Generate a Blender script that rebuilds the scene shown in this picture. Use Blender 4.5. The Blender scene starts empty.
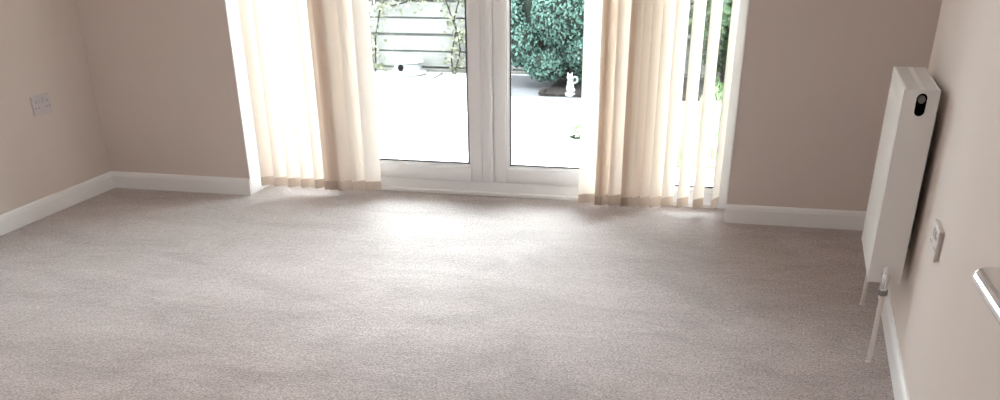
import bpy, bmesh, math, random
from mathutils import Vector, Matrix
random.seed(7)
sc = bpy.context.scene
col = sc.collection

# ---------------------------------------------------------------- camera
cd = bpy.data.cameras.new('camera'); cam = bpy.data.objects.new('camera', cd); col.objects.link(cam)
R_ = Vector((0.96839881, 0.24926073, -0.00853424)); U_ = Vector((-0.13249759, 0.54315163, 0.82911441)); F_ = Vector((-0.21130105, 0.80178264, -0.55901384))
M = Matrix((R_, U_, -F_)).transposed().to_4x4(); M.translation = Vector((3.73877, -5.42984, 1.395))
cam.matrix_world = M
cd.sensor_fit = 'HORIZONTAL'; cd.sensor_width = 36.0; cd.lens = 36.0 * 1.0105; cd.shift_x = 0; cd.shift_y = 0.378
cd.clip_start = 0.02; cd.clip_end = 200
sc.camera = cam

# ---------------------------------------------------------------- world, exposure
w = bpy.data.worlds.new('overcast'); sc.world = w; w.use_nodes = True
bg = w.node_tree.nodes['Background']; bg.inputs[0].default_value = (0.91, 0.955, 1.0, 1); bg.inputs[1].default_value = 1.0
vs = sc.view_settings
vs.view_transform = 'Standard'; vs.look = 'None'; vs.gamma = 1.0; vs.use_curve_mapping = False; vs.exposure = 5.1
sc.cycles.max_bounces = 16; sc.cycles.diffuse_bounces = 9; sc.cycles.transmission_bounces = 12; sc.cycles.transparent_max_bounces = 24
sc.cycles.use_denoising = True; sc.cycles.sample_clamp_indirect = 6.0

# main dimensions (metres): back wall face y = 0.015, left wall x = -0.015, right wall x = W
WA, WB = 0.864, 3.5185          # window opening
W = 4.2345; YC = -1.00         # right wall face, outer corner where it steps back
RX = 4.58                       # recess wall face
YR = -5.13                      # rear wall face
ZC = 2.40; ZH = 2.12            # ceiling, window head
YF = 0.28                       # inner face of window frame

pl = bpy.data.lights.new('window_portal', 'AREA'); pl.shape = 'RECTANGLE'; pl.size = WB - WA + .1; pl.size_y = ZH + .1; pl.energy = 1; pl.cycles.is_portal = True
po = bpy.data.objects.new('window_portal', pl); col.objects.link(po); po.location = ((WA + WB) / 2, 0.42, ZH / 2); po.rotation_euler = (-math.pi / 2, 0, 0)

# ---------------------------------------------------------------- materials
def mat(name, color, rough=0.5, metal=0.0, spec=0.5, bump=None, var=None, coat=0.0, sheen=0.0):
    m = bpy.data.materials.new(name); m.use_nodes = True; nt = m.node_tree; b = nt.nodes['Principled BSDF']
    b.inputs['Base Color'].default_value = (*color, 1); b.inputs['Roughness'].default_value = rough; b.inputs['Metallic'].default_value = metal
    b.inputs['Specular IOR Level'].default_value = spec; b.inputs['Coat Weight'].default_value = coat
    if sheen: b.inputs['Sheen Weight'].default_value = sheen; b.inputs['Sheen Roughness'].default_value = .4
    tc = nt.nodes.new('ShaderNodeTexCoord')
    if var:                       # (scale, amount): gentle colour mottling
        n = nt.nodes.new('ShaderNodeTexNoise'); n.inputs['Scale'].default_value = var[0]; n.inputs['Detail'].default_value = 4
        nt.links.new(tc.outputs['Object'], n.inputs['Vector'])
        r = nt.nodes.new('ShaderNodeValToRGB'); r.color_ramp.elements[0].position = .3; r.color_ramp.elements[1].position = .7
        r.color_ramp.elements[0].color = (*[c * (1 - var[1]) for c in color], 1); r.color_ramp.elements[1].color = (*[min(1, c * (1 + var[1])) for c in color], 1)
        nt.links.new(n.outputs['Fac'], r.inputs['Fac']); nt.links.new(r.outputs['Color'], b.inputs['Base Color'])
    if bump:                      # (scale, strength, distance)
        n = nt.nodes.new('ShaderNodeTexNoise'); n.inputs['Scale'].default_value = bump[0]; n.inputs['Detail'].default_value = 3
        nt.links.new(tc.outputs['Object'], n.inputs['Vector'])
        bp = nt.nodes.new('ShaderNodeBump'); bp.inputs['Strength'].default_value = bump[1]; bp.inputs['Distance'].default_value = bump[2]
        nt.links.new(n.outputs['Fac'], bp.inputs['Height']); nt.links.new(bp.outputs['Normal'], b.inputs['Normal'])
    return m

def leaf_mat(name, c0, c1, trans=0.25, rough=.6):
    m = bpy.data.materials.new(name); m.use_nodes = True; nt = m.node_tree; b = nt.nodes['Principled BSDF']; out = nt.nodes['Material Output']
    g = nt.nodes.new('ShaderNodeNewGeometry'); r = nt.nodes.new('ShaderNodeValToRGB')
    r.color_ramp.elements[0].color = (*c0, 1); r.color_ramp.elements[1].color = (*c1, 1)
    nt.links.new(g.outputs['Random Per Island'], r.inputs['Fac']); nt.links.new(r.outputs['Color'], b.inputs['Base Color'])
    b.inputs['Roughness'].default_value = rough; b.inputs['Specular IOR Level'].default_value = .25
    t = nt.nodes.new('ShaderNodeBsdfTranslucent'); nt.links.new(r.outputs['Color'], t.inputs['Color'])
    mx = nt.nodes.new('ShaderNodeMixShader'); mx.inputs[0].default_value = trans
    nt.links.new(b.outputs[0], mx.inputs[1]); nt.links.new(t.outputs[0], mx.inputs[2]); nt.links.new(mx.outputs[0], out.inputs['Surface'])
    return m

def carpet_mat():
    m = bpy.data.materials.new('carpet'); m.use_nodes = True; nt = m.node_tree; b = nt.nodes['Principled BSDF']; N = nt.nodes.new; L = nt.links.new
    tc = N('ShaderNodeTexCoord')
    def noise(s, d, rough=.5, dist=0, vec=None):
        n = N('ShaderNodeTexNoise'); n.inputs['Scale'].default_value = s; n.inputs['Detail'].default_value = d; n.inputs['Roughness'].default_value = rough; n.inputs['Distortion'].default_value = dist
        L(vec or tc.outputs['Object'], n.inputs['Vector']); return n
    fine = noise(110, 4, .72); mid = noise(30, 3, .6)
    mp = N('ShaderNodeMapping'); mp.inputs['Rotation'].default_value = (0, 0, 1.0); mp.inputs['Scale'].default_value = (1.0, 1.9, 1); L(tc.outputs['Object'], mp.inputs['Vector'])
    big = noise(1.9, 6, .65, .9, mp.outputs['Vector'])
    r1 = N('ShaderNodeValToRGB'); r1.color_ramp.elements[0].position = .36; r1.color_ramp.elements[1].position = .64
    r1.color_ramp.elements[0].color = (.19, .147, .138, 1); r1.color_ramp.elements[1].color = (.60, .512, .492, 1); L(fine.outputs['Fac'], r1.inputs['Fac'])
    def mult(a, fac, lo, hi):
        r = N('ShaderNodeValToRGB'); r.color_ramp.elements[0].position = .35; r.color_ramp.elements[1].position = .65
        r.color_ramp.elements[0].color = (*lo, 1); r.color_ramp.elements[1].color = (*hi, 1); L(fac, r.inputs['Fac'])
        mx = N('ShaderNodeMix'); mx.data_type = 'RGBA'; mx.blend_type = 'MULTIPLY'; mx.inputs[0].default_value = 1
        L(a, mx.inputs[6]); L(r.outputs['Color'], mx.inputs[7]); return mx.outputs[2]
    c = mult(r1.outputs['Color'], mid.outputs['Fac'], (.90, .89, .88), (1.08, 1.08, 1.08))
    c = mult(c, big.outputs['Fac'], (.79, .75, .735), (1.14, 1.14, 1.14))
    L(c, b.inputs['Base Color']); b.inputs['Roughness'].default_value = .68; b.inputs['Specular IOR Level'].default_value = .20
    b.inputs['Sheen Weight'].default_value = 1.0; b.inputs['Sheen Roughness'].default_value = .3
    ad = N('ShaderNodeMath'); ad.operation = 'ADD'; L(fine.outputs['Fac'], ad.inputs[0]); L(mid.outputs['Fac'], ad.inputs[1])
    bp = N('ShaderNodeBump'); bp.inputs['Strength'].default_value = .8; bp.inputs['Distance'].default_value = .0035; L(ad.outputs[0], bp.inputs['Height']); L(bp.outputs['Normal'], b.inputs['Normal'])
    return m

def fabric_mat():
    m = bpy.data.materials.new('blind_fabric'); m.use_nodes = True; nt = m.node_tree; nt.nodes.clear(); N = nt.nodes.new; L = nt.links.new
    out = N('ShaderNodeOutputMaterial'); d = N('ShaderNodeBsdfDiffuse'); t = N('ShaderNodeBsdfTranslucent'); mx = N('ShaderNodeMixShader')
    tc = N('ShaderNodeTexCoord'); mp = N('ShaderNodeMapping'); mp.inputs['Scale'].default_value = (300, 300, 40); n = N('ShaderNodeTexNoise'); n.inputs['Scale'].default_value = 1
    L(tc.outputs['Object'], mp.inputs['Vector']); L(mp.outputs['Vector'], n.inputs['Vector'])
    r = N('ShaderNodeValToRGB'); r.color_ramp.elements[0].color = (.875, .79, .715, 1); r.color_ramp.elements[1].color = (.93, .85, .775, 1); L(n.outputs['Fac'], r.inputs['Fac'])
    L(r.outputs['Color'], d.inputs['Color']); L(r.outputs['Color'], t.inputs['Color']); mx.inputs[0].default_value = .175
    L(d.outputs[0], mx.inputs[1]); L(t.outputs[0], mx.inputs[2]); L(mx.outputs[0], out.inputs['Surface'])
    return m

def glass_mat():
    m = bpy.data.materials.new('window_glass'); m.use_nodes = True; nt = m.node_tree; nt.nodes.clear(); N = nt.nodes.new; L = nt.links.new
    out = N('ShaderNodeOutputMaterial'); t = N('ShaderNodeBsdfTransparent'); t.inputs['Color'].default_value = (.95, .97, .965, 1)
    g = N('ShaderNodeBsdfGlossy'); g.inputs['Roughness'].default_value = .01; f = N('ShaderNodeFresnel'); f.inputs['IOR'].default_value = 1.3
    mx = N('ShaderNodeMixShader'); L(f.outputs[0], mx.inputs[0]); L(t.outputs[0], mx.inputs[1]); L(g.outputs[0], mx.inputs[2]); L(mx.outputs[0], out.inputs['Surface'])
    return m

def fill_light_mat(strength):
    m = bpy.data.materials.new('fill_light_glow'); m.use_nodes = True; nt = m.node_tree; nt.nodes.clear()
    e = nt.nodes.new('ShaderNodeEmission'); e.inputs[0].default_value = (1, .975, .955, 1); e.inputs[1].default_value = strength
    o = nt.nodes.new('ShaderNodeOutputMaterial'); nt.links.new(e.outputs[0], o.inputs['Surface']); return m
MT = dict(
    fill_light=fill_light_mat(1.7),
    wall=mat('wall_paint', (.70, .622, .578), .8, spec=.2, bump=(180, .15, .002), var=(1.2, .02)),
    ceil=mat('ceiling_paint', (.87, .86, .85), .9, spec=.1, bump=(90, .1, .002)),
    trim=mat('gloss_white_paint', (.88, .88, .885), .35, bump=(40, .05, .001)),
    upvc=mat('white_upvc', (.84, .835, .845), .3, bump=(60, .03, .001)),
    gasket=mat('black_rubber', (.03, .035, .04), .6, var=(60, .1)),
    carpet=carpet_mat(), fabric=fabric_mat(), glass=glass_mat(),
    hem=mat('hem_fabric', (.70, .60, .525), .9, spec=.1, bump=(400, .4, .001), var=(220, .10)),
    bead=mat('bead_chain_plastic', (.75, .70, .65), .4, var=(50, .05)),
    rad=mat('radiator_enamel', (.78, .765, .745), .35, bump=(25, .03, .001)),
    black=mat('black_void', (.003, .003, .003), 1, spec=0, var=(30, .2)),
    steel=mat('dull_metal', (.22, .21, .20), .35, metal=1, var=(40, .1)),
    chrome=mat('chrome', (.78, .78, .79), .12, metal=1, bump=(300, .02, .0005)),
    whitepl=mat('white_plastic', (.74, .72, .73), .4, var=(30, .02)),
    slot=mat('socket_slot', (.20, .185, .19), .7, var=(30, .05)),
    boxpl=mat('beige_socket_plastic', (.62, .57, .545), .5, var=(30, .03)),
    greypl=mat('socket_plastic', (.60, .555, .575), .45, var=(30, .03)),
    pipe=mat('painted_pipe', (.72, .68, .65), .4, var=(30, .04)),
    doorw=mat('door_paint', (.72, .70, .67), .4, bump=(40, .05, .001)),
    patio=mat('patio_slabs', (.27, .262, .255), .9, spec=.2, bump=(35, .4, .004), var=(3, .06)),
    grey=mat('shaded_grey_paving', (.052, .051, .055), .9, spec=.1, bump=(12, .1, .002), var=(4, .10)),  # dark tone holds tree shade as well as the grey of the paving
    soil=mat('bark_soil', (.008, .006, .0055), .95, spec=.1, bump=(30, 1, .03), var=(18, .45)),
    fence=mat('pale_fence_board', (.088, .087, .082), .8, spec=.2, bump=(20, .1, .002), var=(5, .16)),
    backing=mat('gap_shade_backing', (.085, .085, .08), .9, spec=.1, var=(6, .2)),
    post=mat('pale_fence_post', (.05, .047, .042), .8, var=(9, .10)),
    bark=mat('bark', (.010, .008, .007), .9, spec=.1, bump=(40, 1, .01), var=(20, .3)),
    inner=mat('shaded_inner_twigs', (.006, .009, .007), .95, spec=.05, bump=(40, .6, .01), var=(25, .3)),  # inner twigs, darkened so the crevices between lobes look shaded
    stone=mat('white_stone', (.14, .14, .14), .8, bump=(60, .3, .004), var=(14, .10)),
    lawn=mat('lawn_soil', (.10, .15, .07), .95, spec=.1, bump=(80, 1, .01), var=(40, .3)),
    conifer=leaf_mat('blue_green_conifer', (.017, .042, .034), (.035, .072, .058), .15),
    ivy=leaf_mat('pale_variegated_leaf', (.05, .055, .03), (.15, .15, .105), .3),
    shrub=leaf_mat('dark_shrub_leaf', (.004, .012, .004), (.025, .05, .016), .25),
    herb=leaf_mat('fresh_green_leaf', (.10, .22, .08), (.20, .34, .14), .35),
    grass=leaf_mat('grass_blade', (.10, .17, .07), (.18, .27, .12), .3),
)

# ---------------------------------------------------------------- mesh helpers
class MB:
    def __init__(s): s.v = []; s.f = []
    def add(s, vs, fs):
        o = len(s.v); s.v += [tuple(v) for v in vs]; s.f += [tuple(i + o for i in f) for f in fs]; return s
    def box(s, x0, x1, y0, y1, z0, z1, bevel=0.0, seg=1):
        if bevel <= 0:
            return s.add([(x, y, z) for x in (x0, x1) for y in (y0, y1) for z in (z0, z1)],
                         [(0, 1, 3, 2), (4, 6, 7, 5), (0, 4, 5, 1), (2, 3, 7, 6), (0, 2, 6, 4), (1, 5, 7, 3)])
        bm = bmesh.new(); bmesh.ops.create_cube(bm, size=1)
        for v in bm.verts: v.co = Vector(((x0 + x1) / 2 + v.co.x * (x1 - x0), (y0 + y1) / 2 + v.co.y * (y1 - y0), (z0 + z1) / 2 + v.co.z * (z1 - z0)))
        bmesh.ops.bevel(bm, geom=bm.edges[:], offset=bevel, segments=seg, affect='EDGES', profile=.5)
        bm.verts.index_update(); s.add([v.co[:] for v in bm.verts], [[v.index for v in f.verts] for f in bm.faces]); bm.free(); return s
    def prism(s, pts, a, b):      # pts: list of 3D points of a closed outline; swept from offset a to offset b
        n = len(pts); A = [Vector(p) + Vector(a) for p in pts]; B = [Vector(p) + Vector(b) for p in pts]
        return s.add(A + B, [tuple(range(n))[::-1], tuple(range(n, 2 * n))] + [(i, (i + 1) % n, n + (i + 1) % n, n + i) for i in range(n)])
    def tube(s, path, rad, n=10, cap=True):
        path = [Vector(p) for p in path]; rads = rad if isinstance(rad, (list, tuple)) else [rad] * len(path)
        vs = []; fs = []; prev = None
        for i, p in enumerate(path):
            t = (path[min(i + 1, len(path) - 1)] - path[max(i - 1, 0)]).normalized()
            if prev is None:
                a = Vector((0, 0, 1)) if abs(t.z) < .9 else Vector((1, 0, 0)); x = t.cross(a).normalized()
            else: x = (prev - t * prev.dot(t)).normalized()
            prev = x; y = t.cross(x)
            for k in range(n): q = 2 * math.pi * k / n; vs.append(p + (x * math.cos(q) + y * math.sin(q)) * rads[i])
        for i in range(len(path) - 1):
            for k in range(n): fs.append((i * n + k, i * n + (k + 1) % n, (i + 1) * n + (k + 1) % n, (i + 1) * n + k))
        if cap: fs += [tuple(range(n))[::-1], tuple(range((len(path) - 1) * n, len(path) * n))]
        return s.add(vs, fs)
    def lathe(s, c, prof, n=20):   # prof: (r, z) from the bottom up
        vs = []; fs = []
        for r, z in prof:
            for k in range(n): q = 2 * math.pi * k / n; vs.append((c[0] + r * math.cos(q), c[1] + r * math.sin(q), c[2] + z))
        for i in range(len(prof) - 1):
            for k in range(n): fs.append((i * n + k, i * n + (k + 1) % n, (i + 1) * n + (k + 1) % n, (i + 1) * n + k))
        fs += [tuple(range(n))[::-1], tuple(range((len(prof) - 1) * n, len(prof) * n))]
        return s.add(vs, fs)
    def ell(s, c, r, nu=14, nv=9, jit=0):
        vs = [(c[0], c[1], c[2] - r[2])]; fs = []
        for j in range(1, nv):
            p = math.pi * j / nv
            for i in range(nu):
                q = 2 * math.pi * i / nu; k = 1 + random.uniform(-jit, jit)
                vs.append((c[0] + r[0] * k * math.sin(p) * math.cos(q), c[1] + r[1] * k * math.sin(p) * math.sin(q), c[2] - r[2] * k * math.cos(p)))
        vs.append((c[0], c[1], c[2] + r[2])); T = len(vs) - 1
        for i in range(nu): fs.append((0, 1 + (i + 1) % nu, 1 + i)); fs.append((T, T - nu + i, T - nu + (i + 1) % nu))
        for j in range(nv - 2):
            for i in range(nu): a = 1 + j * nu + i; b = 1 + j * nu + (i + 1) % nu; fs.append((a, b, b + nu, a + nu))
        return s.add(vs, fs)

OFF = {}
def obj(name, mb, m, parent=None, smooth=False, props=None, loc=None):
    off = Vector(OFF.get(parent.name, (0, 0, 0))) if parent else Vector(loc or (0, 0, 0))
    me = bpy.data.meshes.new(name); me.from_pydata([tuple(Vector(v) - off) for v in mb.v], [], mb.f)
    bm = bmesh.new(); bm.from_mesh(me); bmesh.ops.recalc_face_normals(bm, faces=bm.faces); bm.to_mesh(me); bm.free()
    me.materials.append(MT[m]); me.update()
    if smooth:
        for p in me.polygons: p.use_smooth = True
        try: me.set_sharp_from_angle(angle=math.radians(40))
        except Exception: pass
    o = bpy.data.objects.new(name, me); col.objects.link(o)
    if parent: o.parent = parent; OFF[o.name] = off
    else: o.location = off; OFF[o.name] = off
    for k, v in (props or {}).items(): o[k] = v
    return o
def tag(o, label, cat, group=None, kind=None):
    o['label'] = label; o['category'] = cat
    if group: o['group'] = group
    if kind: o['kind'] = kind
    return o
def thing(name, loc, label, cat, group=None, kind=None):
    o = bpy.data.objects.new(name, None); col.objects.link(o); o.location = loc; o.empty_display_size = .05; OFF[o.name] = Vector(loc)
    return tag(o, label, cat, group, kind)
def struct(name, mb, m, label, cat, **k): return tag(obj(name, mb, m, **k), label, cat, kind='structure')

# ---------------------------------------------------------------- room shell
mb = MB(); mb.box(-.4, RX + .3, YR - 1.6, .015, -.12, 0); mb.box(WA - .001, WB + .001, .015, YF + .03, -.12, 0)
struct('floor', mb, 'carpet', 'greige fitted carpet covering the whole room floor', 'carpet')
mb = MB(); mb.box(-.4, RX + .3, YR - 1.6, .36, ZC, ZC + .12)
struct('ceiling', mb, 'ceil', 'plain white ceiling above the room', 'ceiling')
mb = MB(); mb.box(-.36, -.015, YR - .1, .015, -.12, ZC)
struct('wall_left', mb, 'wall', 'beige painted left wall carrying the double socket', 'wall')
def rounded_wall():   # back wall of two piers and a lintel
    mb = MB()
    for (x0, x1) in ((-.36, WA), (WB, RX + .3)): mb.box(x0, x1, .015, .36, -.12, ZC)
    mb.box(WA, WB, .015, .36, ZH, ZC); return mb
struct('wall_back', rounded_wall(), 'wall', 'beige back wall around the glazed patio doors', 'wall')
# right wall with a softly rounded outer corner where it steps back beyond the radiator
r = .008; pts = [(W, YR - .1)]
for k in range(5): q = math.pi / 2 * k / 4; pts.append((W + r - r * math.cos(q), YC - r + r * math.sin(q)))
pts += [(RX, YC), (RX, .015), (RX + .3, .015), (RX + .3, YR - .1)]
mb = MB(); mb.prism([(x, y, 0) for x, y in pts], (0, 0, -.12), (0, 0, ZC))
struct('wall_right', mb, 'wall', 'pale beige right wall behind the radiator', 'wall')
# rear wall with the doorway the picture is taken from
DX0, DX1 = 3.19, 4.005
mb = MB(); mb.box(-.36, DX0, YR - .1, YR, -.12, ZC); mb.box(DX1, W, YR - .1, YR, -.12, ZC); mb.box(DX0, DX1, YR - .1, YR, 2.04, ZC)
struct('wall_rear', mb, 'wall', 'beige rear wall with the doorway opposite the patio doors', 'wall')
mb = MB(); mb.box(2.2, 2.3, YR - 1.6, YR - .1, -.12, ZC); mb.box(4.75, 4.88, YR - 1.6, YR - .1, -.12, ZC); mb.box(2.2, 4.88, YR - 1.7, YR - 1.6, -.12, ZC)
struct('wall_hall', mb, 'wall', 'beige hallway wall outside the doorway', 'wall')

for k, (xa, xb2, side) in enumerate(((WA, WA + .006, 'left'), (WB - .006, WB, 'right'))):
    mb = MB(); mb.box(xa, xb2, .0145, YF, 0, ZH, .001)
    struct('trim_%d' % (k + 2), mb, 'trim', 'white lining board of the %s window reveal' % side, 'trim')
# fill light added out of view above, to brighten the back wall
lt = thing('added_fill_light', (2.1, -3.3, ZC), 'added round fill light, unseen above the middle of the room', 'fill_light')
mb = MB(); mb.lathe((2.1, -3.3, ZC - .03), [(.17, 0), (.18, .005), (.18, .03)], 32); obj('base', mb, 'whitepl', lt, True)
mb = MB(); mb.lathe((2.1, -3.3, ZC - .13), [(.02, 0), (.08, .008), (.125, .03), (.15, .06), (.16, .10)], 32); obj('fill_light_dome', mb, 'fill_light', lt, True)
SK = [(0, 0), (.015, 0), (.015, .066), (.0125, .074), (.0125, .078), (.006, .0885), (0, .0885)]
def skirting(name, segs, label):   # segs: (start, end, outward normal)
    mb = MB()
    for (a, b, n) in segs: mb.prism([(a[0] + n[0] * d, a[1] + n[1] * d, z) for d, z in SK], (0, 0, 0), (b[0] - a[0], b[1] - a[1], 0))
    struct(name, mb, 'trim', label, 'skirting')
skirting('baseboard_left', [((-.015, YR), (-.015, .015), (1, 0))], 'white skirting board along the left wall')
skirting('baseboard_back_left', [((0, .015), (WA + .004, .015), (0, -1))], 'white skirting board on the back wall left of the patio doors')
skirting('baseboard_back_right', [((WB - .004, .015), (RX, .015), (0, -1))], 'white skirting board on the back wall right of the patio doors')
skirting('baseboard_right', [((W, YR), (W, YC + .015), (-1, 0)), ((W - .015, YC), (RX, YC), (0, 1)), ((RX, YC), (RX, .0), (-1, 0))], 'white skirting board along the right wall below the radiator')
skirting('baseboard_rear', [((0, YR), (DX0 - .07, YR), (0, 1))], 'white skirting board along the rear wall')

# ---------------------------------------------------------------- glazed doors
YO = YF + .07                       # outer face of frame
XL, XM, XRR = 1.402, 2.2235, 3.042  # door leaf edges: left jamb, meeting line, right jamb
FZ = .076                           # top of the threshold
mb = MB()
mb.box(WA, WB, YF, YO, 0, FZ, .006, 2)                                   # threshold
mb.box(WA, WB, YF - .012, YF + .02, 0, .022, .005, 2)                    # carpet bar lip
mb.box(WA, WB, YF, YO, ZH - .07, ZH, .006, 2)
for x0, x1 in ((WA, WA + .06), (XL - .07, XL - .002), (XRR + .002, XRR + .07), (WB - .06, WB)): mb.box(x0, x1, YF, YO, FZ - .01, ZH - .06, .006, 2)
struct('trim_1', mb, 'upvc', 'white plastic outer frame and threshold of the patio doors', 'door frame')

def glazed(name, x0, x1, z0, z1, sl, sr, sb, label, cat, yf, proud=True, overlap=False):
    t = thing(name, ((x0 + x1) / 2, yf, z0), label, cat, kind='structure')
    st = MB(); st.box(x0, x0 + sl, yf, yf + .06, z0, z1, .005, 2); st2 = MB(); st2.box(x1 - sr, x1, yf, yf + .06, z0, z1, .005, 2)
    rb = MB(); rb.box(x0 + sl, x1 - sr, yf, yf + .06, z0, z0 + sb, .005, 2); rt = MB(); rt.box(x0 + sl, x1 - sr, yf, yf + .06, z1 - .09, z1, .005, 2)
    if overlap:   # the raised ribs of the covering strip on the meeting stile
        st2.box(x1 - .040, x1 - .004, yf - .014, yf + .002, z0 + .004, z1 - .004, .005, 2); st2.box(x1 - .078, x1 - .062, yf - .006, yf + .002, z0 + .004, z1 - .004, .003, 1)
    obj('stile', st, 'upvc', t, True); obj('stile', st2, 'upvc', t, True); obj('bottom_rail', rb, 'upvc', t, True); obj('top_rail', rt, 'upvc', t, True)
    a0, a1, c0, c1 = x0 + sl, x1 - sr, z0 + sb, z1 - .09
    # sloping glazing beads
    d = .018; yb = yf + .004; yg = yf + .024
    for pr in ((Vector((a0, 0, c0)), Vector((a1, 0, c0)), Vector((0, 0, d))), (Vector((a0, 0, c1)), Vector((a1, 0, c1)), Vector((0, 0, -d))),
               (Vector((a0, 0, c0)), Vector((a0, 0, c1)), Vector((d, 0, 0))), (Vector((a1, 0, c0)), Vector((a1, 0, c1)), Vector((-d, 0, 0)))):
        A, B, n = pr; b = MB()
        q = [A + Vector((0, yb, 0)), A + Vector((0, yg, 0)), A + n + Vector((0, yg, 0)), A + n * .35 + Vector((0, yb, 0))]
        b.prism(q, (0, 0, 0), B - A); obj('glazing_bead', b, 'upvc', t)
    g = MB(); e = .006
    for (p0, p1, q0, q1) in ((a0 + d, a1 - d, c0 + d, c0 + d + e), (a0 + d, a1 - d, c1 - d - e, c1 - d), (a0 + d, a0 + d + e, c0 + d, c1 - d), (a1 - d - e, a1 - d, c0 + d, c1 - d)):
        g.box(p0, p1, yg - .004, yg + .003, q0, q1)
    obj('gasket', g, 'gasket', t, props={'label': 'thin black rubber seal around the glass'})
    p = MB(); p.box(a0 + .01, a1 - .01, yg + .002, yg + .006, c0 + .01, c1 - .01); obj('pane', p, 'glass', t)
    p = MB(); p.box(a0 + .01, a1 - .01, yg + .022, yg + .026, c0 + .01, c1 - .01); obj('pane', p, 'glass', t)
    return t
d1 = glazed('door_1', XL, XM, FZ, ZH - .07, .105, .127, .069, 'left white plastic glazed patio door, fence visible through it', 'door', YF - .006, overlap=True)
d2 = glazed('door_2', XM + .003, XRR, FZ, ZH - .07, .068, .105, .069, 'right white plastic glazed patio door, conifer visible through it', 'door', YF - .006)
glazed('window_1', WA + .06, XL - .07, FZ - .004, ZH - .065, .012, .012, .006, 'narrow fixed side window behind the left blind', 'window', YF + .01)
glazed('window_2', XRR + .07, WB - .06, FZ - .004, ZH - .065, .012, .012, .006, 'narrow fixed side window behind the right blind', 'window', YF + .01)
# lever handle of the right leaf (its foot just reaches into view)
h = MB(); h.box(2.243, 2.273, YF - .018, YF - .005, .952, 1.17, .005, 2); hp = obj('handle_plate', h, 'whitepl', d2, True)
h = MB(); h.tube([(2.258, YF - .015, 1.09), (2.258, YF - .06, 1.09), (2.275, YF - .066, 1.09), (2.37, YF - .066, 1.088)], .009, 10); obj('lever', h, 'whitepl', hp, True)

# ---------------------------------------------------------------- vertical blinds
SW = .089; BY = .12; ZB = .034; ZT = 2.07
def slat_mesh(ang, bow=.006):
    mb = MB(); n = 6; vs = []; dx, dy = math.cos(ang), math.sin(ang)
    for z in (0, .5, 1):
        for i in range(n + 1):
            t = (i / n - .5); k = bow * (1 - 4 * t * t); vs.append((dx * t * SW - dy * k, dy * t * SW + dx * k, z))
    fs = [(j * (n + 1) + i, j * (n + 1) + i + 1, (j + 1) * (n + 1) + i + 1, (j + 1) * (n + 1) + i) for j in range(2) for i in range(n)]
    return vs, fs
def blind(name, slats, x0, x1, label):
    t = thing(name, ((x0 + x1) / 2, BY, ZB), label, 'vertical blind', 'vertical blinds over the patio doors')
    h = MB(); h.box(x0, x1, BY - .02, BY + .02, ZT, ZH - .002, .003); obj('headrail', h, 'whitepl', t)
    b = MB(); pts = []
    for i, (x, a, dz) in enumerate(slats):
        ang = math.radians(a); dx, dy = math.cos(ang), math.sin(ang)
        m = MB(); vs, fs = slat_mesh(ang, random.uniform(.003, .007)); z0 = ZB + dz
        m.add([(x + v[0], BY + v[1], z0 + .002 + v[2] * (ZT - z0 + .005)) for v in vs], fs)
        so = obj('slat', m, 'fabric', t, True)
        hm = MB(); c = []   # weighted hem pocket, a flat sleeve with the weight inside
        for s in (-1, 1):
            c.append([(x + dx * SW * .5 * u - dy * .0028 * s * (1 if abs(u) < .99 else .25), BY + dy * SW * .5 * u + dx * .0028 * s * (1 if abs(u) < .99 else .25)) for u in (-1, -.9, 0, .9, 1)])
        loop = c[0] + c[1][::-1]
        bowv = [(-dy * .005 * (1 - (u) ** 2), dx * .005 * (1 - (u) ** 2)) for u in (-1, -.9, 0, .9, 1)]; bowv = bowv + bowv[::-1]
        hm.prism([(p[0] + q[0], p[1] + q[1], z0) for p, q in zip(loop, bowv)], (0, 0, 0), (0, 0, .046)); obj('hem_weight', hm, 'hem', so)
        pts.append((x + dx * SW * .48, BY + dy * SW * .48, z0 + .012))
    for a, c in zip(pts[:-1], pts[1:]):
        mid = ((a[0] + c[0]) / 2, (a[1] + c[1]) / 2, min(a[2], c[2]) - .006); b.tube([a, mid, c], .0014, 5)
    obj('bottom_chain', b, 'bead', t, props={'label': 'thin beaded chain linking the slat hems'})
    return t
A0 = 46
ls = [(.930 + .082 * i, A0 + random.uniform(-2, 2), random.uniform(0, .002)) for i in range(5)]
ls += [(x, a, random.uniform(-.002, .002)) for x, a in ((1.318, 50), (1.343, 52), (1.361, 55), (1.378, 57), (1.395, 59), (1.412, 60), (1.482, 50), (1.568, 24))]
blind('vertical_blind', ls, WA + .02, 2.18, 'cream vertical blind drawn to the left side of the patio doors')
rs = [(x, a, random.uniform(-.002, .002) - .004) for x, a in ((2.774, 25), (2.846, 62), (2.858, 60), (2.870, 62), (2.882, 60), (2.930, 46), (2.985, 62), (2.998, 60), (3.011, 60), (3.026, 58), (3.050, 56), (3.092, 55), (3.142, 54))]
rs += [(3.205 + .080 * i, A0 + 4 + 3 * i + random.uniform(-2, 2), random.uniform(0, .004)) for i in range(3)] + [(3.452, 70, .006)]
blind('vertical_blind', rs, 2.20, WB - .02, 'cream vertical blind drawn to the right side of the patio doors')

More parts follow.
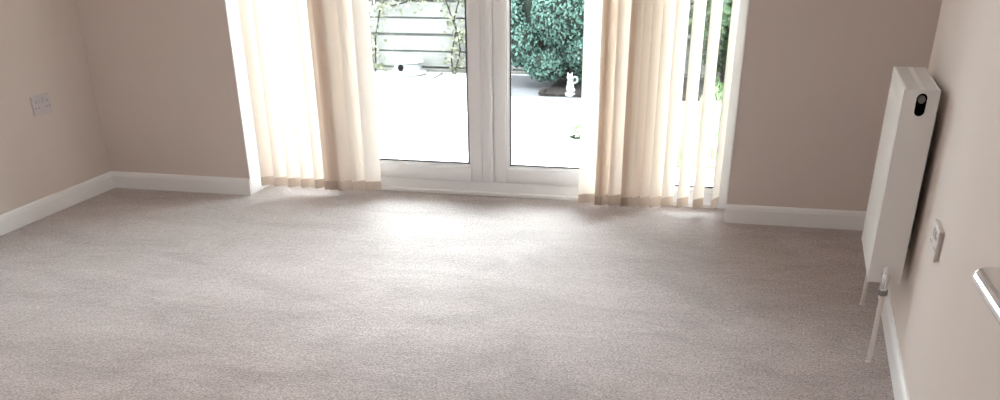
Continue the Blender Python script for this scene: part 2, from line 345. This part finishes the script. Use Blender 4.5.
# ---------------------------------------------------------------- radiator
xf, xb, yf, yn, z0, z1 = 4.096, 4.206, -1.191, -1.723, .275, .881
t = thing('radiator', ((xf + xb) / 2, (yf + yn) / 2, z0), 'white double panel radiator standing off the right wall', 'radiator')
def panel(xa, xb_, sgn):     # pressed steel panel with vertical flutes
    mb = MB(); n = 13; y0, y1 = yn + .006, yf - .006; prof = []
    for i in range(n):
        c = y0 + .02 + (y1 - y0 - .04) * (i + .5) / n; w2 = (y1 - y0 - .04) / n
        prof += [(c - w2 * .46, 0), (c - w2 * .26, .004), (c + w2 * .26, .004), (c + w2 * .46, 0)]
    prof = [(y0, 0)] + prof + [(y1, 0)]
    lev = [(z0, 0), (z0 + .035, 0), (z0 + .06, 1), (z1 - .075, 1), (z1 - .05, 0), (z1 - .02, 0)]
    vs = [(xa + sgn * d * k, y, z) for z, k in lev for y, d in prof]; m = len(prof)
    fs = [(j * m + i, j * m + i + 1, (j + 1) * m + i + 1, (j + 1) * m + i) for j in range(len(lev) - 1) for i in range(m - 1)]
    mb.add(vs, fs); xi = xa - sgn * .003; mb.box(min(xi, xb_), max(xi, xb_), y0 + .002, y1 - .002, z0 + .004, z1 - .018); return mb
obj('front_panel', panel(xf + .0012, xf + .02, -1), 'rad', t)
obj('back_panel', panel(xb - .008, xb - .02, 1), 'rad', t)
# end covers: a plate with an oval opening near the top
def end_cover(y, s):
    n = 24; cx, cz = (xf + xb) / 2 + .003, z1 - .044; rw, rh = .0165, .017
    oval = []
    for k in range(n):
        q = 2 * math.pi * k / n; oval.append((cx + rw * math.cos(q), cz + (rh if math.sin(q) >= 0 else -rh) + rw * math.sin(q)))
    zb0 = z0 - .004
    def outer(ax, az):
        dx, dz = ax - cx, az - cz; k = 1e9
        if dx: k = min(k, ((xb if dx > 0 else xf) - cx) / dx)
        if dz: k = min(k, ((z1 - .001 if dz > 0 else z1 - .13) - cz) / dz)
        return (cx + dx * k, cz + dz * k)
    mb = MB(); out = [outer(*o) for o in oval]
    corners = [(xf, z1 - .001), (xb, z1 - .001), (xb, z1 - .13), (xf, z1 - .13)]
    for i in range(len(out)):
        for c in corners:
            pass
    # snap the nearest ring points on to the corners
    for c in corners:
        j = min(range(n), key=lambda i: (out[i][0] - c[0]) ** 2 + (out[i][1] - c[1]) ** 2); out[j] = c
    yy = [y, y + s * .006]; vs = []
    for Y in yy: vs += [(x, Y, z) for x, z in oval] + [(x, Y, z) for x, z in out]
    fs = []
    for k in range(n):
        k2 = (k + 1) % n
        fs += [(k, k2, n + k2, n + k), (2 * n + k2, 2 * n + k, 3 * n + k, 3 * n + k2), (k2, k, 2 * n + k, 2 * n + k2), (n + k, n + k2, 3 * n + k2, 3 * n + k)]
    mb.add(vs, fs); mb.box(xf, xb, min(yy), max(yy), zb0, z1 - .13); return mb, cx, cz
for y, s in ((yn, 1), (yf, -1)):
    mb, cx, cz = end_cover(y, s); sp = obj('side_cover', mb, 'rad', t)
    if s == 1:
        m = MB(); m.box(cx - .021, cx + .021, yn + .010, yn + .014, cz - .04, cz + .04); obj('vent_recess', m, 'black', sp, props={'label': 'dark oval opening in the side cover'})
        m = MB(); m.tube([(cx, yn + .012, cz + .015), (cx, yn + .002, cz + .015)], .0115, 18); m.tube([(cx, yn + .004, cz + .015), (cx, yn - .003, cz + .015)], .006, 4); obj('bleed_valve', m, 'steel', sp)
# top grille with cross slots
g = MB(); g.box(xf, xf + .012, yn + .003, yf - .003, z1 - .034, z1, .003); g.box(xb - .012, xb, yn + .003, yf - .003, z1 - .02, z1, .003)
ns = 36
for i in range(ns + 1):
    c = yn + .004 + (yf - yn - .008) * i / ns; g.box(xf + .010, xb - .010, c - .0048, c + .0048, z1 - .006, z1 - .001)
g.box(xf + .047, xf + .063, yn, yf, z1 - .007, z1 - .0005)
obj('top_grille', g, 'rad', t)
m = MB()
for k in range(22):
    c = yn + .03 + (yf - yn - .06) * k / 21; m.box(xf + .022, xb - .022, c - .002, c + .002, z0 + .03, z1 - .03)
obj('convector_fins', m, 'rad', t)
for yy in (yn + .20, yf - .14):
    m = MB(); m.box(xb - .01, W + .001, yy - .015, yy + .015, z0 + .08, z0 + .5, .002); m.box(W - .006, W + .001, yy - .025, yy + .025, z0 + .07, z0 + .51); obj('wall_bracket', m, 'steel', t)
px = 4.151
for yy, s in ((yn - .048, 1), (yf + .048, -1)):
    zc = z0 + .028
    p = MB(); p.tube([(px, yy, -.002), (px, yy, .10), (px, yy, zc - .045)], .0085, 12); p.lathe((px, yy, 0), [(.013, 0), (.013, .004), (.009, .007)], 16)
    obj('pipe', p, 'pipe', t, True)
    v = MB(); v.lathe((px, yy, zc - .062), [(.011, 0), (.0135, .003), (.0135, .020), (.010, .024), (.0115, .036), (.0125, .06), (.011, .074)], 14)
    v.tube([(px, yy, zc), (px, yy + s * .026, zc)], .0095, 12); v.tube([(px, yy + s * .026, zc), (px, yy + s * .050, zc)], .0135, 6)
    vo = obj('valve', v, 'chrome', t, True, props={'label': 'small chrome radiator valve'})
    nt_ = MB(); nt_.lathe((px, yy, zc - .060), [(.0155, 0), (.0155, .018)], 6); obj('nut', nt_, 'steel', vo)
    c = MB(); c.lathe((px, yy, zc + .012), [(.0115, 0), (.0115, .016), (.009, .022), (.004, .024)], 14); obj('valve_cap', c, 'whitepl', vo, True)

# ---------------------------------------------------------------- sockets
def socket(name, org, u, n, wid, hei, prd, label, m='greypl'):
    # org: centre on the wall, u: direction along the wall, n: outward normal
    u = Vector(u); n = Vector(n); org = Vector(org); zz = Vector((0, 0, 1))
    t = thing(name, org - zz * hei / 2, label, 'wall socket', 'double sockets on the side walls')
    def bx(a0, a1, b0, b1, c0, c1, bev=0):
        q = MB().box(a0, a1, b0, b1, c0, c1, bev, 2); q.v = [tuple(org + u * a + zz * b + n * c) for a, b, c in q.v]; return q
    if prd > .015: obj('back_box', bx(-wid / 2 + .003, wid / 2 - .003, -hei / 2 + .003, hei / 2 - .003, 0, prd - .008), m, t)
    fp = obj('face_plate', bx(-wid / 2, wid / 2, -hei / 2, hei / 2, max(prd - .010, 0), prd, .003), m, t)
    for s in (-1, 1):
        obj('rocker_switch', bx(s * .018 - .008, s * .018 + .008, .010, .034, prd - .001, prd + .004, .0015), m, t)
        for (a, b, w2, h2) in ((s * .046, .016, .003, .005), (s * .046 - .012, -.012, .004, .003), (s * .046 + .012, -.012, .004, .003)):
            obj('pin_slot', bx(a - w2, a + w2, b - h2, b + h2, prd - .001, prd + .0006), 'slot', fp)
    return t
socket('double_socket', (-.015, -.470, .519), (0, 1, 0), (1, 0, 0), .150, .090, .010, 'flat grey white double socket on the left wall near the corner')
socket('double_socket', (W, -2.16, .538), (0, -1, 0), (-1, 0, 0), .150, .088, .016, 'surface mounted double socket on the right wall beside the radiator', 'boxpl')

# ---------------------------------------------------------------- interior door, open at the right, with a chrome lever
DFX = 4.008; DY = -4.372
t = thing('door_3', (DFX + .02, YR + .01, .012), 'open white interior door at the right with chrome lever handle', 'door', kind='structure')
m = MB(); m.box(DFX, DFX + .042, YR + .012, DY, .012, 2.02, .002); lf = obj('leaf', m, 'doorw', t)
for (za, zb) in ((.25, .92), (1.2, 1.86)):
    m = MB(); m.box(DFX - .003, DFX + .004, YR + .13, DY - .12, za, zb, .002); obj('panel', m, 'doorw', t)
hz = 1.106; hy = -4.400
hd = MB(); hd.tube([(DFX + .001, hy - .014, hz - .008), (DFX - .010, hy - .014, hz - .008)], .026, 24); ho = obj('door_handle', hd, 'chrome', t, True, props={'label': 'chrome lever handle'})
lv = MB(); ol = DFX - .079; pts = []   # flat bar bent to an L: neck from the door, then the lever towards the hinges
for k in range(7): q = math.pi / 2 * k / 6; pts.append((ol + .016 - .016 * math.cos(q), hy - .016 + .016 * math.sin(q)))
pts += [(DFX - .004, hy), (DFX - .004, hy - .028), (ol + .038, hy - .028), (ol + .030, hy - .034), (ol + .038, hy - .15)]
pts += [(ol + .030, hy - .158), (ol + .018, hy - .158), (ol + .009, hy - .15)]
lv.prism([(x, y, hz - .016) for x, y in pts], (0, 0, 0), (0, 0, .016))
lo = obj('lever', lv, 'chrome', ho, False); bv = lo.modifiers.new('bevel', 'BEVEL'); bv.width = .0065; bv.segments = 3; bv.limit_method = 'ANGLE'; bv.angle_limit = .9

# ---------------------------------------------------------------- garden
GZ = -.10
mb = MB(); mb.box(-14, 16, YO, 5.62, GZ - .2, GZ); mb.box(-14, 16, 5.62, 16, GZ - .2, GZ)
struct('patio', mb, 'patio', 'pale sunlit patio paving outside the glazed doors', 'patio')
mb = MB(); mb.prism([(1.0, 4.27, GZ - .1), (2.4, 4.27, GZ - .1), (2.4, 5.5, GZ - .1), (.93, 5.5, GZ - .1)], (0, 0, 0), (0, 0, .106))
tag(obj('shaded_paving_strip', mb, 'grey'), 'grey paving strip with tree shade in its colour, in front of the conifer bed', 'paving', kind='structure')
mb = MB(); pts = [(1.61, 4.30), (1.60, 4.75), (1.57, 5.3), (2.1, 5.55), (3.3, 5.55), (3.3, 4.33), (2.4, 4.28)]
mb.prism([(x, y, GZ - .05) for x, y in pts], (0, 0, 0), (0, 0, .075))
tag(obj('soil_bed', mb, 'soil'), 'dark bark covered soil bed under the conifer', 'soil', kind='structure')
mb = MB(); mb.box(3.02, 9, 1.7, 5.58, GZ - .02, GZ + .012); lw = struct('lawn', mb, 'lawn', 'green lawn beside the patio seen past the right blind', 'lawn')
g = MB()
for i in range(9000):
    x = 3.03 + random.random() ** 1.5 * 3; y = random.uniform(1.72, 5.5); a = random.uniform(0, 6.28); hh = random.uniform(.03, .06); dx, dy = math.cos(a) * .006, math.sin(a) * .006
    bx, by = random.uniform(-.02, .02), random.uniform(-.02, .02)
    g.add([(x - dx, y - dy, GZ + .01), (x + dx, y + dy, GZ + .01), (x + bx, y + by, GZ + .01 + hh)], [(0, 1, 2)])
obj('grass_blades', g, 'grass', lw, props={'kind': 'stuff'})

# fence of horizontal boards on posts
t = thing('garden_fence', (1.2, 5.66, GZ), 'pale weathered fence of horizontal boards behind the patio', 'fence')
bh = .150; z = GZ - .005
for i in range(12):
    zz = GZ + .035 + bh * i
    for x0 in (-3.4, -1.0 - .4, 1.0, 3.4, 5.8):
        m = MB(); dz = random.uniform(-.004, .004); m.box(x0 + .004, x0 + (2.396 if x0 != -3.4 else 1.996), 5.62 + random.uniform(0, .004), 5.645, zz + .011 + dz, zz + bh - .009 + dz, .003); obj('board', m, 'fence', t)
for x0 in (-3.4, -1.4, 1.0, 3.4, 5.8, 8.2):
    m = MB(); m.box(x0 - .05, x0 + .05, 5.68, 5.78, GZ - .1, 1.85, .004); c = obj('post', m, 'post', t)
m = MB(); m.box(-3.4, 8.2, 5.665, 5.675, GZ, 1.72); obj('gap_shade_sheet', m, 'backing', t)  # added sheet, blocks the sky behind so the board gaps look shaded
m = MB()
m.box(-3.4, 8.2, 5.60, 5.66, GZ - .05, GZ + .03, .004); obj('gravel_board', m, 'post', t)

def leafset(mb, c, n, size, r, elong=1.6):
    for i in range(n):
        d = Vector((random.gauss(0, 1), random.gauss(0, 1), random.gauss(0, 1))).normalized()
        p = Vector((c[0] + d.x * r[0] * random.uniform(.5, 1), c[1] + d.y * r[1] * random.uniform(.5, 1), c[2] + d.z * r[2] * random.uniform(.5, 1)))
        leaf(mb, p, d, size * random.uniform(.7, 1.3), elong)
def leaf(mb, p, d, s, elong=1.6):
    a = Vector((random.gauss(0, 1), random.gauss(0, 1), random.gauss(0, .6))).normalized(); x = (a - d * a.dot(d) * .6).normalized(); y = d.cross(x)
    y = y.normalized() if y.length > 1e-4 else Vector((0, 0, 1)); nn = x.cross(y)
    L = s * elong
    mb.add([p, p + x * L * .45 + y * s * .5 + nn * s * .08, p + x * L - nn * s * .1, p + x * L * .45 - y * s * .5 + nn * s * .08, p + x * L * .45 - nn * s * .05], [(0, 1, 4), (1, 2, 4), (2, 3, 4), (3, 0, 4)])

# conifer: lobes of small dense sprays on a trunk
t = thing('conifer_tree', (1.98, 4.95, GZ), 'dense blue green conifer growing behind the right patio door', 'tree')
m = MB(); m.tube([(1.98, 4.95, GZ - .05), (1.99, 4.96, .3), (2.02, 5.0, 1.0), (2.0, 5.0, 1.9)], [.075, .065, .05, .03], 10)
m.tube([(1.98, 4.95, -.02), (1.7, 4.85, .25), (1.45, 4.85, .55)], [.045, .035, .02], 8); m.tube([(1.98, 4.95, .1), (2.3, 4.8, .4), (2.5, 4.8, .7)], [.045, .035, .02], 8)
obj('trunk', m, 'bark', t, True)
LOBES = [((1.73, 4.78, .53), (.345, .34, .33)), ((1.33, 4.85, .24), (.21, .24, .20)), ((1.55, 4.74, .10), (.22, .22, .14)), ((1.18, 5.0, .44), (.16, .22, .22)),
         ((1.95, 4.68, .22), (.22, .22, .17)), ((2.12, 4.85, .03), (.26, .26, .13)), ((1.92, 4.88, .0), (.22, .2, .10)), ((2.18, 4.95, .55), (.30, .36, .34)), ((1.16, 5.1, .92), (.26, .3, .28)), ((1.75, 5.05, 1.12), (.44, .42, .36)), ((2.3, 5.05, 1.1), (.36, .42, .36)), ((1.85, 5.1, 1.65), (.5, .42, .45)), ((1.95, 5.1, 2.2), (.3, .3, .45))]
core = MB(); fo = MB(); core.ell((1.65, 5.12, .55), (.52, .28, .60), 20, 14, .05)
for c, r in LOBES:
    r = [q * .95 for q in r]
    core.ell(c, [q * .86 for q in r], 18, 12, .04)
    area = (r[0] * r[1] + r[0] * r[2] + r[1] * r[2]) * 4.19
    for i in range(int(area * 2600)):
        d = Vector((random.gauss(0, 1), random.gauss(0, 1), random.gauss(0, 1))).normalized()
        k = random.uniform(.86, 1.02) + .035 * math.sin(d.x * 9 + c[0] * 7) * math.sin(d.z * 8) ; p = Vector((c[0] + d.x * r[0] * k, c[1] + d.y * r[1] * k, c[2] + d.z * r[2] * k))
        if p.y > 5.56 or p.z < GZ: continue
        # little upright fan spray
        up = (d * .25 + Vector((random.gauss(0, .55), random.gauss(0, .55), .25 + random.gauss(0, .55)))).normalized(); side = up.cross(d + Vector((random.gauss(0, .3), random.gauss(0, .3), random.gauss(0, .3)))); side = side.normalized() if side.length > 1e-3 else Vector((1, 0, 0))
        s = random.uniform(.012, .026); nn = up.cross(side)
        fo.add([p - up * s * .4, p + side * s * .55 + up * s * .5, p + up * s * 1.25 + nn * s * .15, p - side * s * .55 + up * s * .5], [(0, 1, 2, 3)])
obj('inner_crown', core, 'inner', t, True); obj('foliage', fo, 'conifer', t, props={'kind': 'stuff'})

# log lying at the edge of the bed
m = MB(); m.tube([(1.60, 4.30, GZ + .03), (1.592, 4.4, GZ + .032), (1.588, 4.5, GZ + .03)], [.024, .028, .025], 9)
tag(obj('edging_log', m, 'bark', smooth=True, loc=(1.59, 4.6, GZ)), 'dark round log edging the soil bed', 'log')

# white stone ornament: a small sitting animal figure with a curled tail
t = thing('garden_statue', (1.862, 4.30, GZ), 'white stone statue of a small sitting animal beside the conifer', 'statue')
cx, cy, cz = 1.862, 4.33, GZ + .02
m = MB(); m.lathe((cx, cy, cz - .005), [(.055, 0), (.058, .012), (.052, .03), (.040, .036)], 18); obj('plinth', m, 'stone', t, True)
m = MB(); m.ell((cx, cy, cz + .075), (.044, .048, .055), 16, 11); m.ell((cx - .002, cy - .006, cz + .125), (.034, .034, .042), 14, 9); m.ell((cx + .03, cy - .01, cz + .055), (.030, .034, .022), 12, 8); obj('body', m, 'stone', t, True)
m = MB(); m.ell((cx - .004, cy - .016, cz + .185), (.034, .034, .032), 16, 10); m.ell((cx - .012, cy - .045, cz + .176), (.014, .018, .013), 10, 7)
hd_ = obj('head', m, 'stone', t, True)
for s in (-1, 1):
    m = MB(); m.tube([(cx - .004 + s * .018, cy - .012, cz + .20), (cx - .004 + s * .024, cy - .012, cz + .232)], [.013, .004], 8); obj('ear', m, 'stone', hd_, True)
m = MB(); m.tube([(cx + .025 + .0, cy + .02, cz + .10)] + [(cx + .048 + .027 * math.cos(q), cy + .02, cz + .155 + .03 * math.sin(q)) for q in [math.pi * (1.35 + .22 * k) for k in range(9)]], [.010] * 9 + [.007], 8); obj('tail', m, 'stone', t, True)
for c in [q for q in t.children_recursive]:
    for v in c.data.vertices: v.co = v.co * .80

# pale rounded birdhouse-like ornament by the fence
t = thing('garden_ornament', (-.02, 5.38, GZ), 'pale domed stone ornament with a dark hole at the foot of the fence', 'ornament')
m = MB(); m.lathe((-.02, 5.38, GZ), [(.175, 0), (.19, .015), (.185, .035), (.14, .042), (.135, .11), (.12, .125)], 22); obj('body', m, 'stone', t, True)
m = MB(); m.lathe((-.02, 5.38, GZ + .118), [(.165, 0), (.155, .02), (.11, .045), (.05, .06), (.015, .066)], 22); obj('roof', m, 'stone', t, True)
m = MB(); m.tube([(-.05, 5.255, GZ + .078), (-.05, 5.235, GZ + .078)], .030, 16); obj('opening', m, 'black', t, props={'label': 'round dark entrance hole'})

# climbing plants on the fence
def climber(name, stems, n, size, label):
    t = thing(name, (stems[0][0][0], stems[0][0][1], GZ), label, 'plant', 'climbing plants on the fence')
    s = MB(); l = MB()
    for st in stems:
        s.tube(st, [.010] + [.007] * (len(st) - 2) + [.004], 6)
        for i in range(n):
            k = random.random() * (len(st) - 1); a = int(k); p = Vector(st[a]).lerp(Vector(st[a + 1]), k - a) + Vector((random.gauss(0, .055), random.uniform(-.05, .03), random.gauss(0, .05)))
            if p.z < GZ + .01: continue
            leaf(l, p, Vector((random.gauss(0, .4), -1, random.gauss(0, .4))).normalized(), size * random.uniform(.6, 1.3), 1.3)
    obj('stems', s, 'bark', t, True); obj('leaves', l, 'ivy', t, props={'kind': 'stuff'})
climber('climbing_plant', [[(.42, 5.50, GZ), (.40, 5.51, .05), (.46, 5.515, .30), (.36, 5.52, .55), (.42, 5.52, .9)], [(.44, 5.50, GZ), (.50, 5.51, .12), (.44, 5.52, .4), (.55, 5.52, .7)]], 110, .030, 'pale leafy climber on the fence next to the door stile')
climber('climbing_plant', [[(-.42, 5.50, GZ), (-.40, 5.51, .2), (-.34, 5.52, .45), (-.25, 5.52, .6), (-.1, 5.52, .8)], [(-.42, 5.50, GZ), (-.5, 5.52, .3), (-.4, 5.52, .55), (-.2, 5.52, .5), (.02, 5.52, .55), (.14, 5.52, .53)]], 120, .030, 'pale leafy climber spreading over the fence above the domed ornament')
m = MB(); m.tube([(.342, 5.38, GZ + .022), (.338, 5.2, GZ + .016), (.33, 4.98, GZ + .01)], [.012, .009, .004], 6)
tag(obj('twig', m, 'post', loc=(.34, 5.3, GZ)), 'thin bare twig lying on the patio below the climber', 'twig')

# small plant in a shallow dish on the patio
t = thing('small_plant', (2.28, 2.55, GZ), 'little fresh green plant on the patio beside the right blind', 'plant')
m = MB(); m.lathe((2.285, 2.55, GZ), [(.06, 0), (.075, .006), (.07, .016), (.03, .022)], 16); obj('soil_mound', m, 'soil', t, True)
m = MB()
for i in range(90):
    a = random.uniform(0, 6.28); rr = random.random() ** .5 * .07; p = Vector((2.285 + rr * math.cos(a), 2.55 + rr * math.sin(a), GZ + .02 + random.random() * .08)); leaf(m, p, Vector((math.cos(a), math.sin(a), .8)).normalized(), .028, 1.5)
obj('leaves', m, 'herb', t, props={'kind': 'stuff'})

# shrubs at the right, seen between the slats
def shrub(c, r, n, label):
    t = thing('garden_shrub', (c[0], c[1], GZ), label, 'shrub', 'shrubs along the fence at the right')
    s = MB()
    for k in range(5):
        a = k * 1.256; s.tube([(c[0], c[1], GZ - .03), (c[0] + .3 * r[0] * math.cos(a), c[1] + .3 * r[1] * math.sin(a), c[2]), (c[0] + .6 * r[0] * math.cos(a), c[1] + .6 * r[1] * math.sin(a), c[2] + .6 * r[2])], [.02, .014, .006], 6)
    obj('stems', s, 'bark', t, True); l = MB(); leafset(l, c, n, .055, r); obj('leaves', l, 'shrub', t, props={'kind': 'stuff'})
shrub((3.15, 5.15, .48), (.40, .32, .50), 1500, 'dark leafy shrub by the fence seen between the right blind slats')
shrub((4.15, 5.1, .6), (.5, .35, .65), 1500, 'larger leafy shrub at the far right of the fence')
